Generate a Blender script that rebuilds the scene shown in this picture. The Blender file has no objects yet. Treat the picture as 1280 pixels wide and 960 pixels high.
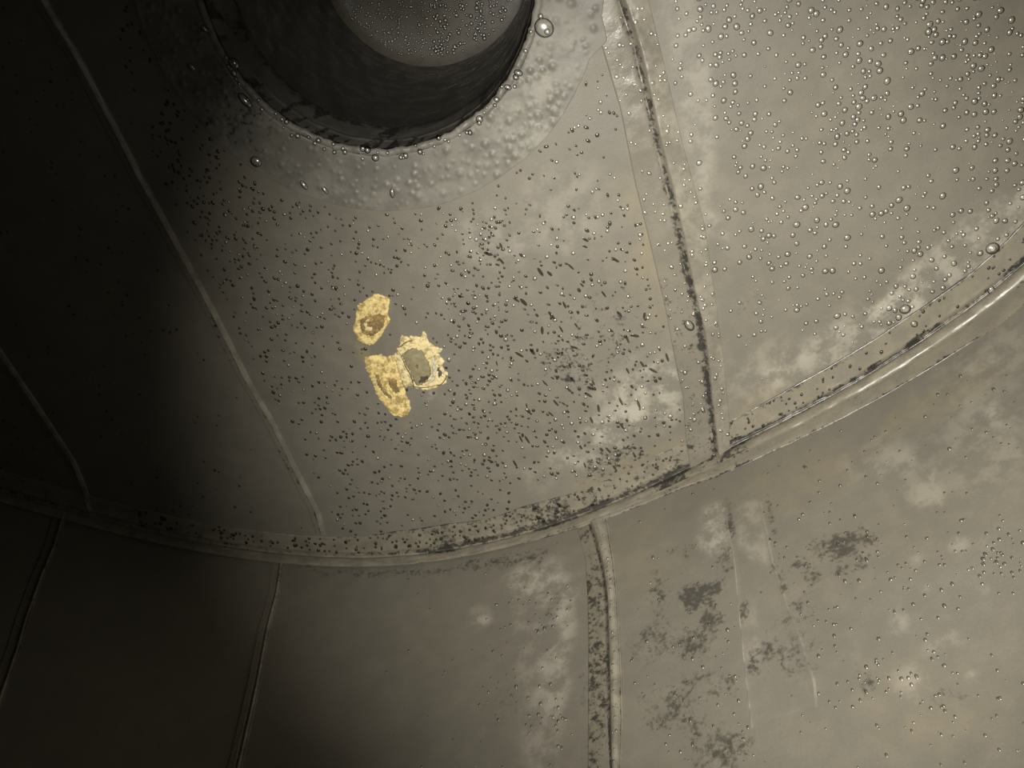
import bpy, math, random
import numpy as np
from mathutils import Matrix, Vector

# ------------------------------------------------------------------ camera, world, lamp, exposure
S = bpy.context.scene
COL = S.collection
RNG = np.random.default_rng(7)
random.seed(7)
F = 1050.0                       # focal length in pixels of a 1280 x 960 frame
CAMZ = 1.6                       # eye height over the tank floor
CEIL = 2.6                       # ceiling height
_z = np.array([25.0, 601.0, -F]); _z /= np.linalg.norm(_z)
_y = np.array([0.0, -1.0, 0.0]); _y = _y - _z * _y.dot(_z); _y /= np.linalg.norm(_y)
_x = np.cross(_y, _z)
BX = np.array([_x, _y, _z])      # rows: world axes seen from the camera

cd = bpy.data.cameras.new('camera')
cam = bpy.data.objects.new('camera', cd)
COL.objects.link(cam)
cd.sensor_width = 36.0
cd.lens = F / 1280.0 * 36.0
cd.clip_start = 0.01
m4 = Matrix.Identity(4)
for i in range(3):
    for j in range(3):
        m4[i][j] = BX[i][j]
m4.translation = Vector((0, 0, CAMZ))
cam.matrix_world = m4
S.camera = cam

w = bpy.data.worlds.new('world')
S.world = w
w.use_nodes = True
w.node_tree.nodes['Background'].inputs[0].default_value = (0, 0, 0, 1)
w.node_tree.nodes['Background'].inputs[1].default_value = 0.0

S.view_settings.view_transform = 'Standard'
S.view_settings.look = 'None'
S.view_settings.gamma = 1.0
S.view_settings.use_curve_mapping = False
S.view_settings.exposure = 0.0

def spot(name, loc, target, power, cone, blend, radius, color):
    ld = bpy.data.lights.new(name, 'SPOT')
    ld.energy = power
    ld.spot_size = math.radians(cone)
    ld.spot_blend = blend
    ld.shadow_soft_size = radius
    ld.color = color
    o = bpy.data.objects.new(name, ld)
    COL.objects.link(o)
    o.location = loc
    o.rotation_euler = (Vector(target) - Vector(loc)).to_track_quat('-Z', 'Y').to_euler()
    return o

# the inspection torch held at the right of the camera
LAMP = Vector((0.03, 0.03, 1.57))
spot('inspection_torch', LAMP, (0.265, 0.55, 2.6), 81.0, 75.5, 1.0, 0.012, (1.0, 0.955, 0.87))
spot('torch_spill', LAMP, (0.0, 0.7, 2.5), 1.2, 150.0, 1.0, 0.012, (1.0, 0.97, 0.92))  # wide weak second spot for the torch's spill, added to lift the dark left

# ------------------------------------------------------------------ picture <-> tank
def unproj(P):
    P = np.asarray(P, float).reshape(-1, 2)
    d = np.c_[P[:, 0] - 640, -(P[:, 1] - 480), -F * np.ones(len(P))]
    return d @ BX.T

def ceil_xy(P):
    d = unproj(P)
    return d[:, :2] / d[:, 2:3] * (CEIL - CAMZ)

def proj(P):
    P = np.asarray(P, float).reshape(-1, 3) - np.array([0, 0, CAMZ])
    c = P @ BX
    dep = np.where(-c[:, 2] > 1e-3, -c[:, 2], np.nan)
    return 640 + F * c[:, 0] / dep, 480 - F * c[:, 1] / dep

TC = np.array([-0.329, -0.279])        # axis of the tank
TR = 1.1528
_K = np.array([(1280,336),(1230,379),(1190,405),(1166,418),(1109,458),(1067,486),(1030,500),(976,532),(927,555),(895,567),(853,591),(800,616),(755,635),(719,648),(665,665),(612,680),(480,698),(420,698),(345,692),(95,640)], float)
_k = ceil_xy(_K) - TC
_kt = np.arctan2(_k[:, 1], _k[:, 0]); _kr = np.hypot(_k[:, 0], _k[:, 1])
_o = np.argsort(_kt); _kt = _kt[_o]; _kr = _kr[_o]
_tt = np.linspace(-math.pi, math.pi, 1441)
_rr = np.interp(_tt, np.r_[_kt[0] - 0.5, _kt, _kt[-1] + 0.5], np.r_[TR, _kr, TR])
_ker = np.hanning(61); _ker /= _ker.sum()
_rr = np.convolve(np.r_[_rr[-31:-1], _rr, _rr[1:31]], _ker, 'valid')

def RK(t):
    """inner radius of the (slightly out of round) tank"""
    t = (np.asarray(t) + math.pi) % (2 * math.pi) - math.pi
    return np.interp(t, _tt, _rr)

def wall_tz(P):
    """angle and height of the wall point behind a picture point"""
    d = unproj(P)
    R = np.full(len(d), TR)
    for _ in range(6):
        a = (d[:, :2] ** 2).sum(1); b = -(d[:, :2] @ TC); c = TC @ TC - R * R
        t = (-b + np.sqrt(b * b - a * c)) / a
        p = d * t[:, None]
        th = np.arctan2(p[:, 1] - TC[1], p[:, 0] - TC[0])
        R = RK(th)
    return th, p[:, 2] + CAMZ

def wall_xyz(th, z, inset=0.0):
    r = RK(th) - inset
    return np.stack([TC[0] + r * np.cos(th), TC[1] + r * np.sin(th), np.broadcast_to(z, np.shape(th))], -1)

# ------------------------------------------------------------------ noise and masks (numpy)
_tab = np.random.default_rng(3).random((256, 256))
def vnoise(x, y):
    xi = np.floor(x).astype(int); yi = np.floor(y).astype(int)
    fx = x - xi; fy = y - yi
    fx = fx * fx * (3 - 2 * fx); fy = fy * fy * (3 - 2 * fy)
    a = _tab[xi % 256, yi % 256]; b = _tab[(xi + 1) % 256, yi % 256]
    c = _tab[xi % 256, (yi + 1) % 256]; d = _tab[(xi + 1) % 256, (yi + 1) % 256]
    return (a * (1 - fx) + b * fx) * (1 - fy) + (c * (1 - fx) + d * fx) * fy

def fbm(x, y, n=4):
    s = 0; a = 0.5; t = 0
    for i in range(n):
        s = s + a * vnoise(x + 17.3 * i, y + 5.1 * i); t += a
        x = x * 2.03; y = y * 2.03; a *= 0.5
    return s / t

def sstep(a, b, x):
    t = np.clip((x - a) / (b - a), 0, 1)
    return t * t * (3 - 2 * t)

def blob(px, py, cx, cy, rx, ry, ang=0.0, wob=0.35, soft=0.6):
    """soft irregular patch"""
    a = math.radians(ang)
    dx = px - cx; dy = py - cy
    u = (dx * math.cos(a) + dy * math.sin(a)) / rx
    v = (-dx * math.sin(a) + dy * math.cos(a)) / ry
    r = np.hypot(u, v) + wob * (fbm(px / 22.0, py / 22.0, 3) - 0.5) * 2
    return 1 - sstep(1 - soft, 1 + soft * 0.4, r)

def poly_in(px, py, poly, soft=3.0):
    """inside a polygon, soft edge (picture units)"""
    poly = np.asarray(poly, float)
    ins = np.zeros(px.shape, bool); dist = np.full(px.shape, 1e9)
    n = len(poly)
    for i in range(n):
        x0, y0 = poly[i]; x1, y1 = poly[(i + 1) % n]
        cnd = ((y0 > py) != (y1 > py))
        with np.errstate(divide='ignore', invalid='ignore'):
            xin = (x1 - x0) * (py - y0) / (y1 - y0) + x0
        ins ^= cnd & (px < xin)
        ex, ey = x1 - x0, y1 - y0
        t = np.clip(((px - x0) * ex + (py - y0) * ey) / (ex * ex + ey * ey), 0, 1)
        dist = np.minimum(dist, np.hypot(px - x0 - t * ex, py - y0 - t * ey))
    sd = np.where(ins, dist, -dist)
    return sstep(-soft, soft, sd)

def curve_x(pts):
    pts = np.asarray(pts, float)
    return pts

# ------------------------------------------------------------------ mesh helpers
def mesh_obj(name, verts, faces, mat, parent=None, smooth=True, stain=None):
    me = bpy.data.meshes.new(name)
    me.from_pydata(np.asarray(verts, float).tolist(), [], faces if isinstance(faces, list) else faces.tolist())
    if smooth:
        me.polygons.foreach_set('use_smooth', np.ones(len(me.polygons), bool))
    if stain is not None:
        at = me.attributes.new('stain', 'FLOAT_COLOR', 'POINT')
        at.data.foreach_set('color', np.ascontiguousarray(stain, dtype=np.float32).ravel())
    me.materials.append(mat)
    me.update()
    o = bpy.data.objects.new(name, me)
    COL.objects.link(o)
    if parent is not None:
        o.parent = parent
    return o

def grid_faces(nu, nv, wrap=False):
    """(nu rows) x (nv columns) of vertices"""
    i = np.arange(nu - 1)[:, None]
    j = np.arange(nv if wrap else nv - 1)[None, :]
    j2 = (j + 1) % nv
    f = np.stack([i * nv + j, i * nv + j2, (i + 1) * nv + j2, (i + 1) * nv + j], -1)
    return f.reshape(-1, 4)

def empty(name, loc):
    o = bpy.data.objects.new(name, None)
    o.empty_display_size = 0.05
    COL.objects.link(o)
    o.location = loc
    return o

def tag(o, label=None, cat=None, group=None, kind=None):
    for k, v in (('label', label), ('category', cat), ('group', group), ('kind', kind)):
        if v:
            o[k] = v
    return o

# ------------------------------------------------------------------ materials
def new_mat(name):
    m = bpy.data.materials.new(name)
    m.use_nodes = True
    nt = m.node_tree
    b = nt.nodes['Principled BSDF']
    return m, nt, b

def N(nt, t, **kw):
    n = nt.nodes.new(t)
    for k, v in kw.items():
        setattr(n, k, v)
    return n

def noise(nt, vec, scale, detail=4, rough=0.55):
    n = N(nt, 'ShaderNodeTexNoise')
    n.inputs['Scale'].default_value = scale
    n.inputs['Detail'].default_value = detail
    n.inputs['Roughness'].default_value = rough
    nt.links.new(vec, n.inputs['Vector'])
    return n.outputs['Fac']

def math_(nt, op, a, b=None, clamp=False):
    n = N(nt, 'ShaderNodeMath', operation=op)
    n.use_clamp = clamp
    for i, v in enumerate((a, b)):
        if v is None:
            continue
        if isinstance(v, (int, float)):
            n.inputs[i].default_value = v
        else:
            nt.links.new(v, n.inputs[i])
    return n.outputs[0]

def maprange(nt, v, a, b, c, d):
    n = N(nt, 'ShaderNodeMapRange')
    n.interpolation_type = 'SMOOTHSTEP'
    nt.links.new(v, n.inputs[0])
    for i, x in enumerate((a, b, c, d)):
        n.inputs[i + 1].default_value = x
    return n.outputs[0]

def mixc(nt, fac, a, b):
    n = N(nt, 'ShaderNodeMix', data_type='RGBA')
    for sock, v in ((n.inputs[0], fac), (n.inputs[6], a), (n.inputs[7], b)):
        if isinstance(v, (int, float)):
            sock.default_value = v
        elif isinstance(v, tuple):
            sock.default_value = (*v, 1)
        else:
            nt.links.new(v, sock)
    return n.outputs[2]

def rubber(name, base, rough=0.5, bump=0.25, dirt_shade=(0.026, 0.025, 0.022), spec=0.4, soft=0.13):
    """grey lining: mottled, stained where the 'stain' attribute says (r dark growth and painted shade, g pale bloom and painted shine, b tan)"""
    m, nt, b = new_mat(name)
    geo = N(nt, 'ShaderNodeNewGeometry').outputs['Position']
    at = N(nt, 'ShaderNodeAttribute', attribute_name='stain')
    sep = N(nt, 'ShaderNodeSeparateColor')
    nt.links.new(at.outputs['Color'], sep.inputs[0])
    big = noise(nt, geo, 7.0, 5)
    mid = noise(nt, geo, 38.0, 5)
    fine = noise(nt, geo, 190.0, 4, 0.65)
    c0 = tuple(v * 0.93 for v in base); c1 = tuple(v * 1.07 for v in base)
    col = mixc(nt, maprange(nt, big, 0.3, 0.7, 0, 1), c0, c1)
    col = mixc(nt, maprange(nt, mid, 0.45, 0.75, 0, 0.28), col, tuple(v * 1.35 for v in base))
    col = mixc(nt, maprange(nt, noise(nt, geo, 420.0, 3, 0.7), 0.35, 0.65, 0.0, 0.30), col, tuple(v * 0.78 for v in base))
    # tan
    col = mixc(nt, math_(nt, 'MULTIPLY', sep.outputs[2], maprange(nt, mid, 0.3, 0.6, 0.3, 1.0), True), col,
               (base[0] * 1.30, base[1] * 1.20, base[2] * 0.94))
    # pale bloom and painted shine
    pal = math_(nt, 'MULTIPLY', sep.outputs[1], maprange(nt, math_(nt, 'ADD', mid, math_(nt, 'MULTIPLY', fine, 0.4)), 0.58, 0.84, 0.12, 1.0), True)
    col = mixc(nt, pal, col, tuple(v * 2.15 for v in base))
    # dark growth and painted shade: the attribute sets how much of the fine noise breaks through
    brk = math_(nt, 'ADD', math_(nt, 'MULTIPLY', fine, 0.55), math_(nt, 'MULTIPLY', noise(nt, geo, 75.0, 4, 0.6), 0.45))
    thr = math_(nt, 'SUBTRACT', 0.66 - (soft - 0.13) * 0.9, math_(nt, 'MULTIPLY', sep.outputs[0], 0.30))
    dk = N(nt, 'ShaderNodeMapRange')
    dk.interpolation_type = 'SMOOTHSTEP'
    nt.links.new(brk, dk.inputs[0])
    nt.links.new(thr, dk.inputs[1])
    nt.links.new(math_(nt, 'ADD', thr, soft), dk.inputs[2])
    dkf = math_(nt, 'MULTIPLY', dk.outputs[0], math_(nt, 'MINIMUM', math_(nt, 'MULTIPLY', sep.outputs[0], 2.5), 0.9))
    col = mixc(nt, dkf, col, dirt_shade)
    nt.links.new(col, b.inputs['Base Color'])
    nt.links.new(maprange(nt, mid, 0.3, 0.7, rough - 0.07, rough + 0.1), b.inputs['Roughness'])
    b.inputs['Specular IOR Level'].default_value = spec
    bp = N(nt, 'ShaderNodeBump')
    bp.inputs['Strength'].default_value = bump
    bp.inputs['Distance'].default_value = 0.002
    nt.links.new(math_(nt, 'ADD', math_(nt, 'MULTIPLY', mid, 0.6), math_(nt, 'MULTIPLY', fine, 0.4)), bp.inputs['Height'])
    nt.links.new(bp.outputs[0], b.inputs['Normal'])
    return m

M_CEIL = rubber('lining_rubber', (0.183, 0.171, 0.142), 0.5, 0.22)
M_WALL = rubber('wall_rubber', (0.186, 0.173, 0.143), 0.5, 0.25, dirt_shade=(0.062, 0.058, 0.047), soft=0.18)
M_STRIP = rubber('strip_rubber', (0.190, 0.176, 0.142), 0.33, 0.35, spec=0.5)
M_COLLAR = rubber('collar_rubber', (0.150, 0.143, 0.121), 0.5, 0.2, spec=0.45)
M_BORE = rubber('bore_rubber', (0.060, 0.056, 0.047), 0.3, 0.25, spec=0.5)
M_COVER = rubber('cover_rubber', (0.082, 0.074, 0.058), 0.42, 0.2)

def water(name, core, rim, rough, glint):
    """a bead of water: clear in the middle, dark where its edge turns the light away, with a mirror glint"""
    m, nt, b = new_mat(name)
    nt.nodes.remove(b)
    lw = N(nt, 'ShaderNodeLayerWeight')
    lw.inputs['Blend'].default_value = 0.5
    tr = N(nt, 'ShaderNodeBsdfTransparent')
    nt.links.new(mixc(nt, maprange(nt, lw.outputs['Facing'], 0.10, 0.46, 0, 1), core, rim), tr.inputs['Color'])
    gl = N(nt, 'ShaderNodeBsdfGlossy')
    gl.inputs['Roughness'].default_value = rough
    gl.inputs['Color'].default_value = (glint, glint, glint * 0.97, 1)
    mx = N(nt, 'ShaderNodeAddShader')
    nt.links.new(tr.outputs[0], mx.inputs[0])
    nt.links.new(gl.outputs[0], mx.inputs[1])
    nt.links.new(mx.outputs[0], nt.nodes['Material Output'].inputs['Surface'])
    return m
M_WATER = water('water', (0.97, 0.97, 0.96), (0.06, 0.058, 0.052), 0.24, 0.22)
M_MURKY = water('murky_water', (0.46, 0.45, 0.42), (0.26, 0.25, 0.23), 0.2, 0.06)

def plain(name, base, rough=0.6):
    m, nt, b = new_mat(name)
    geo = N(nt, 'ShaderNodeNewGeometry').outputs['Position']
    n = noise(nt, geo, 30.0, 5)
    nt.links.new(mixc(nt, n, tuple(v * 0.7 for v in base), tuple(v * 1.3 for v in base)), b.inputs['Base Color'])
    b.inputs['Roughness'].default_value = rough
    return m
M_STEEL = plain('shell_steel', (0.06, 0.055, 0.05), 0.5)
M_FLOOR = plain('floor_rubber', (0.04, 0.037, 0.03), 0.45)

def crust(name, light, dark, scale=160.0, mid=0.5, bump=0.8):
    m, nt, b = new_mat(name)
    geo = N(nt, 'ShaderNodeNewGeometry').outputs['Position']
    n1 = noise(nt, geo, scale, 5, 0.65)
    n2 = noise(nt, geo, scale * 3.5, 4, 0.6)
    f = math_(nt, 'ADD', math_(nt, 'MULTIPLY', n1, 0.7), math_(nt, 'MULTIPLY', n2, 0.3))
    nt.links.new(mixc(nt, maprange(nt, f, mid - 0.07, mid + 0.09, 0, 1), dark, light), b.inputs['Base Color'])
    b.inputs['Roughness'].default_value = 0.8
    bp = N(nt, 'ShaderNodeBump')
    bp.inputs['Strength'].default_value = bump
    bp.inputs['Distance'].default_value = 0.0015
    nt.links.new(f, bp.inputs['Height'])
    nt.links.new(bp.outputs[0], b.inputs['Normal'])
    return m

# ------------------------------------------------------------------ seam lines (traced, put onto ceiling and wall)
def ceil_curve(px):
    """x as a function of y on the ceiling, carried on straight behind the view"""
    p = ceil_xy(px)
    o = np.argsort(p[:, 1])
    y, x = p[o, 1], p[o, 0]
    k0 = 0.28; k1 = 0.22
    y = np.r_[-1.6, y, 1.2]
    x = np.r_[x[0] - k0 * (y[1] + 1.6), x, x[-1] + k1 * (1.2 - y[-2])]
    return lambda q: np.interp(q, y, x)

PX_S0 = [(92,575),(107,610),(112,632)]
PX_S1 = [(62,10),(103,79),(137,144),(172,213),(200,264),(233,325),(266,386),(308,470),(340,526),(373,592),(397,639),(406,672)]
PX_S2 = [(777,0),(797,59),(822,172),(845,267),(865,362),(877,408),(883,450),(887,498),(892,536),(895,562)]
PX_S2L = [(748,45),(775,136),(793,227),(813,308),(831,385),(835,407),(848,472),(853,494),(857,551)]
PX_S2R = [(811,0),(831,82),(854,181),(881,281),(893,362),(900,417),(905,455),(908,487),(911,520),(912,555)]
S0 = ceil_curve(PX_S0); S1 = ceil_curve(PX_S1); S2 = ceil_curve(PX_S2)
S2L = ceil_curve(PX_S2L); S2R = ceil_curve(PX_S2R)

def wall_curve(px):
    th, z = wall_tz(px)
    o = np.argsort(z)
    z = z[o]; th = th[o]
    k = (th[-1] - th[0]) / (z[-1] - z[0])
    return lambda q: np.interp(q, np.r_[z[0] - 0.4, z], np.r_[th[0] - 0.4 * k, th])
W0 = wall_curve([(77,645),(65,685),(50,720),(30,775),(20,810)])
W1 = wall_curve([(350,702),(345,740),(332,790),(322,845),(310,900),(297,957)])
W2 = wall_curve([(733,646),(744,672),(755,716),(760,753),(762,825),(765,960)])
W2L = wall_curve([(720,655),(732,701),(735,753),(736,810),(735,960)])
W2R = wall_curve([(760,650),(768,700),(772,740),(777,825),(779,900),(777,960)])

def sheet_dz(x, y):
    """slow unevenness of the ceiling lining, downwards positive"""
    return 0.004 * (fbm(x * 4 + 9, y * 4 + 3, 2) - 0.5) + 0.0016 * (fbm(x * 16 + 1, y * 16 + 8, 2) - 0.5)

def ceil_z(x, y):
    return CEIL - sheet_dz(np.asarray(x), np.asarray(y))

NOZ = np.array([-0.178, 0.068])
NR, CR = 0.186, 0.2575

# ------------------------------------------------------------------ stains of the linings
def stain_ceiling(P):
    px, py = proj(P)
    px = np.nan_to_num(px, nan=-4000.0); py = np.nan_to_num(py, nan=-4000.0)
    dk = np.zeros(len(P)); pl = np.zeros(len(P)); tn = np.zeros(len(P))
    big = fbm(P[:, 0] * 9, P[:, 1] * 9, 3)
    # pale bloom
    pl += 0.8 * blob(px, py, 800, 500, 75, 50, -30)
    pl += 0.55 * blob(px, py, 740, 560, 80, 30, -28)
    pl += 0.6 * blob(px, py, 1060, 425, 120, 36, -32)
    pl += 0.35 * blob(px, py, 960, 470, 60, 40, -32)
    pl += 0.38 * poly_in(px, py, [(822,-20),(868,-20),(893,120),(893,250),(910,300),(880,290),(858,180)], 8)
    pl += 0.62 * poly_in(px, py, [(1080,392),(1140,330),(1210,272),(1290,225),(1290,288),(1219,345),(1133,405)], 7)
    pl += 0.25 * blob(px, py, 700, 260, 60, 60)
    pl += 0.3 * blob(px, py, 620, 300, 60, 40, 20)
    # dark growth
    dk += 0.45 * blob(px, py, 760, 410, 110, 80, 10, 0.5, 0.9)
    dk += 0.62 * blob(px, py, 760, 578, 75, 26, -25, 0.5)
    dk += 0.38 * blob(px, py, 720, 470, 70, 60, 20, 0.5, 0.9)
    dk += 0.30 * blob(px, py, 600, 280, 70, 45, 35, 0.5, 0.9)
    dk += 0.5 * blob(px, py, 555, 652, 22, 5, -10, 0.3)
    dk += 0.4 * blob(px, py, 940, 380, 40, 30)
    dk += 0.25 * blob(px, py, 250, 60, 90, 70, 0, 0.5, 0.9)
    # a dark band along the ring strip
    # tan tint
    tn += 0.5 * blob(px, py, 820, 300, 40, 120, -10) + 0.5 * blob(px, py, 960, 500, 60, 24, -30)
    tn += 0.45 * blob(px, py, 780, 590, 120, 20, -25) + 0.25 * big
    tn += 0.8 * poly_in(px, py, [(440,425),(462,432),(460,455),(448,452)], 5)
    tn += 0.7 * poly_in(px, py, [(470,372),(480,362),(492,376),(486,398)], 5)
    tn += 0.5 * blob(px, py, 508, 532, 10, 12)
    pl += 0.55 * poly_in(px, py, [(512,488),(545,486),(540,498),(520,500)], 4)
    return np.clip(np.stack([dk, pl, tn, np.ones(len(P))], -1), 0, 1)

def stain_wall(P):
    px, py = proj(P)
    px = np.nan_to_num(px, nan=-4000.0); py = np.nan_to_num(py, nan=-4000.0)
    vis = (px > -200) & (px < 1500) & (py > 200) & (py < 1200)
    px = np.where(vis, px, -4000.0); py = np.where(vis, py, -4000.0)
    dk = np.zeros(len(P)); pl = np.zeros(len(P)); tn = np.zeros(len(P))
    B = lambda *a: blob(px, py, *a)
    for (cx, cy, rx, ry, a, s) in [
        (875,745,36,24,-15,.75),(888,775,24,22,10,.7),(825,745,20,40,5,.55),(870,805,34,30,-10,.62),(820,800,40,40,0,.5),(905,700,16,28,20,.62),(850,690,30,12,-10,.4),
        (840,885,48,40,0,.58),(900,930,50,40,0,.62),(880,860,60,30,0,.45),(930,760,10,30,0,.6),(950,820,26,40,0,.5),(980,730,10,50,-20,.55),(1000,770,30,40,0,.4),
        (1050,680,46,24,-20,.78),(1080,672,22,18,0,.6),(1000,705,26,14,-20,.55),(1090,855,30,22,0,.5),(1065,705,40,14,-20,.5),(912,652,8,42,-8,.75),(964,645,6,40,-8,.6),
        (1015,720,26,20,0,.45),(990,800,40,60,0,.42),(1185,870,40,24,0,.35),(690,760,40,60,0,.3),(650,880,60,70,0,.25),(730,880,10,90,0,.3)]:
        dk = np.maximum(dk, min(1.0, s * 1.2) * B(cx, cy, rx, ry, a, 0.45, 0.8))
    # darker damp band under the ring strip
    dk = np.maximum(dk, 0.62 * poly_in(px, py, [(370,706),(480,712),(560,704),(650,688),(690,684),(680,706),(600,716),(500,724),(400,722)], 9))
    pl += 0.8 * poly_in(px, py, [(872,640),(902,628),(908,660),(914,690),(890,694),(870,680)], 6)
    pl += 0.4 * poly_in(px, py, [(944,618),(952,640),(962,690),(958,704),(938,700),(922,680),(920,640)], 6)
    pl += 0.5 * B(690, 730, 34, 30) + 0.5 * B(652, 728, 26, 22) + 0.4 * B(710, 770, 16, 40) + 0.3 * B(690, 840, 22, 70)
    pl += 0.35 * poly_in(px, py, [(640,700),(700,690),(716,780),(704,900),(690,980),(655,980)], 10)
    for cx, cy, r in [(1195,796,16),(1215,770,9),(1200,680,14),(1150,730,14),(1170,812,20),(1215,845,12),(1140,860,30),(1235,680,14),(1250,520,18),(1120,780,18),(1228,736,10),(600,770,18),(606,775,10),(1145,700,10),(1160,620,26)]:
        pl += 0.42 * B(cx, cy, r, r * 0.85, 0, 0.4, 0.7)
    pl += 0.4 * B(1245, 450, 90, 46, -30, 0.4, 0.9) + 0.3 * B(1230, 560, 90, 70, 0, 0.4, 0.9)
    pl += 0.35 * B(1110, 580, 60, 40, 0, 0.4, 0.9) + 0.25 * B(940, 800, 12, 60)
    tn += 0.4 * B(1180, 500, 120, 26, -30) + 0.4 * B(1000, 600, 120, 40, -20) + 0.2 * B(1150, 880, 100, 60) + 0.3 * B(800, 700, 60, 60)
    tn += 0.25 * fbm(P[:, 0] * 7 + P[:, 1] * 7, P[:, 2] * 9, 3)
    return np.clip(np.stack([dk, pl, tn, np.ones(len(P))], -1), 0, 1)

# ------------------------------------------------------------------ big structure: shell, floor, ceiling and wall linings
def ring_prism(name, r0f, r1f, z0, z1, centre0, centre1, mat, n=180):
    t = np.linspace(0, 2 * math.pi, n, endpoint=False)
    def loop(c, r, z):
        return np.c_[c[0] + r * np.cos(t), c[1] + r * np.sin(t), np.full(n, z)]
    a = np.r_[loop(centre0, r0f(t), z0), loop(centre1, r1f(t), z0), loop(centre1, r1f(t), z1), loop(centre0, r0f(t), z1)]
    i = np.arange(n); j = (i + 1) % n
    fs = []
    for k in range(4):
        k2 = (k + 1) % 4
        fs.append(np.stack([k * n + i, k2 * n + i, k2 * n + j, k * n + j], -1))
    return mesh_obj(name, a, np.concatenate(fs), mat, smooth=False)

ceiling = ring_prism('ceiling', lambda t: 0.195 + 0 * t, lambda t: RK(t) + 0.05, CEIL + 0.008, CEIL + 0.028, NOZ, TC, M_STEEL)
tag(ceiling, 'grey rubber lined ceiling of the tank, wet with drops', kind='structure')
wall = ring_prism('wall_round', lambda t: RK(t) + 0.006, lambda t: RK(t) + 0.03, 0.0, CEIL + 0.007, TC, TC, M_STEEL)
tag(wall, 'curved grey rubber lined wall of the tank below the ceiling', kind='structure')
t_ = np.linspace(0, 2 * math.pi, 96, endpoint=False)
floor = mesh_obj('floor', np.r_[np.c_[TC[0] + 1.2 * np.cos(t_), TC[1] + 1.2 * np.sin(t_), 0 * t_], np.c_[TC[0] + 1.2 * np.cos(t_), TC[1] + 1.2 * np.sin(t_), 0 * t_ - 0.03]],
                 [list(range(96)), list(range(191, 95, -1))] + [[i, 96 + i, 96 + (i + 1) % 96, (i + 1) % 96] for i in range(96)], M_FLOOR, smooth=False)
tag(floor, 'dark floor of the tank', kind='structure')

def ceiling_sheet(xa, xb, step=0.006):
    ys = np.r_[np.arange(-1.5, -0.3, 0.03), np.arange(-0.3, 0.95, step)]
    nx = 30 if xa is None else 0
    A = xa(ys) if xa else np.full(len(ys), -1.52)
    Bv = xb(ys) if xb else np.full(len(ys), 0.90)
    wmax = float(np.max(Bv - A))
    nx = max(8, int(wmax / step))
    u = np.linspace(0, 1, nx)
    X = A[:, None] * (1 - u) + Bv[:, None] * u
    Y = np.repeat(ys[:, None], nx, 1)
    V = np.stack([X, Y, ceil_z(X, Y)], -1).reshape(-1, 3)
    fcs = grid_faces(len(ys), nx)[:, ::-1]
    c = V[fcs].mean(1)
    dx, dy = c[:, 0] - TC[0], c[:, 1] - TC[1]
    keep = np.hypot(dx, dy) < RK(np.arctan2(dy, dx)) + 0.004
    keep &= np.hypot(c[:, 0] - NOZ[0], c[:, 1] - NOZ[1]) > 0.205
    fcs = fcs[keep]
    used = np.unique(fcs); re = np.full(len(V), -1); re[used] = np.arange(len(used))
    V = V[used]
    return mesh_obj('lining_sheet', V, re[fcs], M_CEIL, ceiling, stain=stain_ceiling(V))

for a, b in ((None, S0), (S0, S1), (S1, S2), (S2, None)):
    ceiling_sheet(a, b)

def wall_sheet(ta, tb, fine=True):
    zs = np.r_[np.linspace(0.004, 1.9, 20), np.arange(1.92, CEIL + 0.002, 0.005)]
    A = ta(zs); Bv = tb(zs)
    nx = max(8, int(float(np.max(Bv - A)) * TR / (0.005 if fine else 0.03)))
    u = np.linspace(0, 1, nx)
    T = A[:, None] * (1 - u) + Bv[:, None] * u
    Z = np.repeat(zs[:, None], nx, 1)
    V = wall_xyz(T.ravel(), Z.ravel(), 0.003 * (fbm(T.ravel() * 6, Z.ravel() * 5, 2) - 0.5) + 0.0012 * (fbm(T.ravel() * 26, Z.ravel() * 22, 2) - 0.5))
    return mesh_obj('lining_sheet', V, grid_faces(len(zs), nx)[:, ::-1], M_WALL, wall, stain=stain_wall(V))

TH_BACK = lambda z: np.full(np.shape(z), math.radians(200.0))
TH_BACK2 = lambda z: np.full(np.shape(z), math.radians(-160.0))
TH_R = lambda z: np.full(np.shape(z), math.radians(20.0))
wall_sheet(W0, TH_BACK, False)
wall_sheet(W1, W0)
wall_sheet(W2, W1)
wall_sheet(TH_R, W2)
wall_sheet(TH_BACK2, TH_R, False)

# ------------------------------------------------------------------ seam strips
def sweep(name, rails, prof, height, mat, parent, stain, normal_fn):
    """rails: list of (n,3) curves across the strip; prof: list of (rail position, height); height(i, along) adds relief"""
    pass

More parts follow.
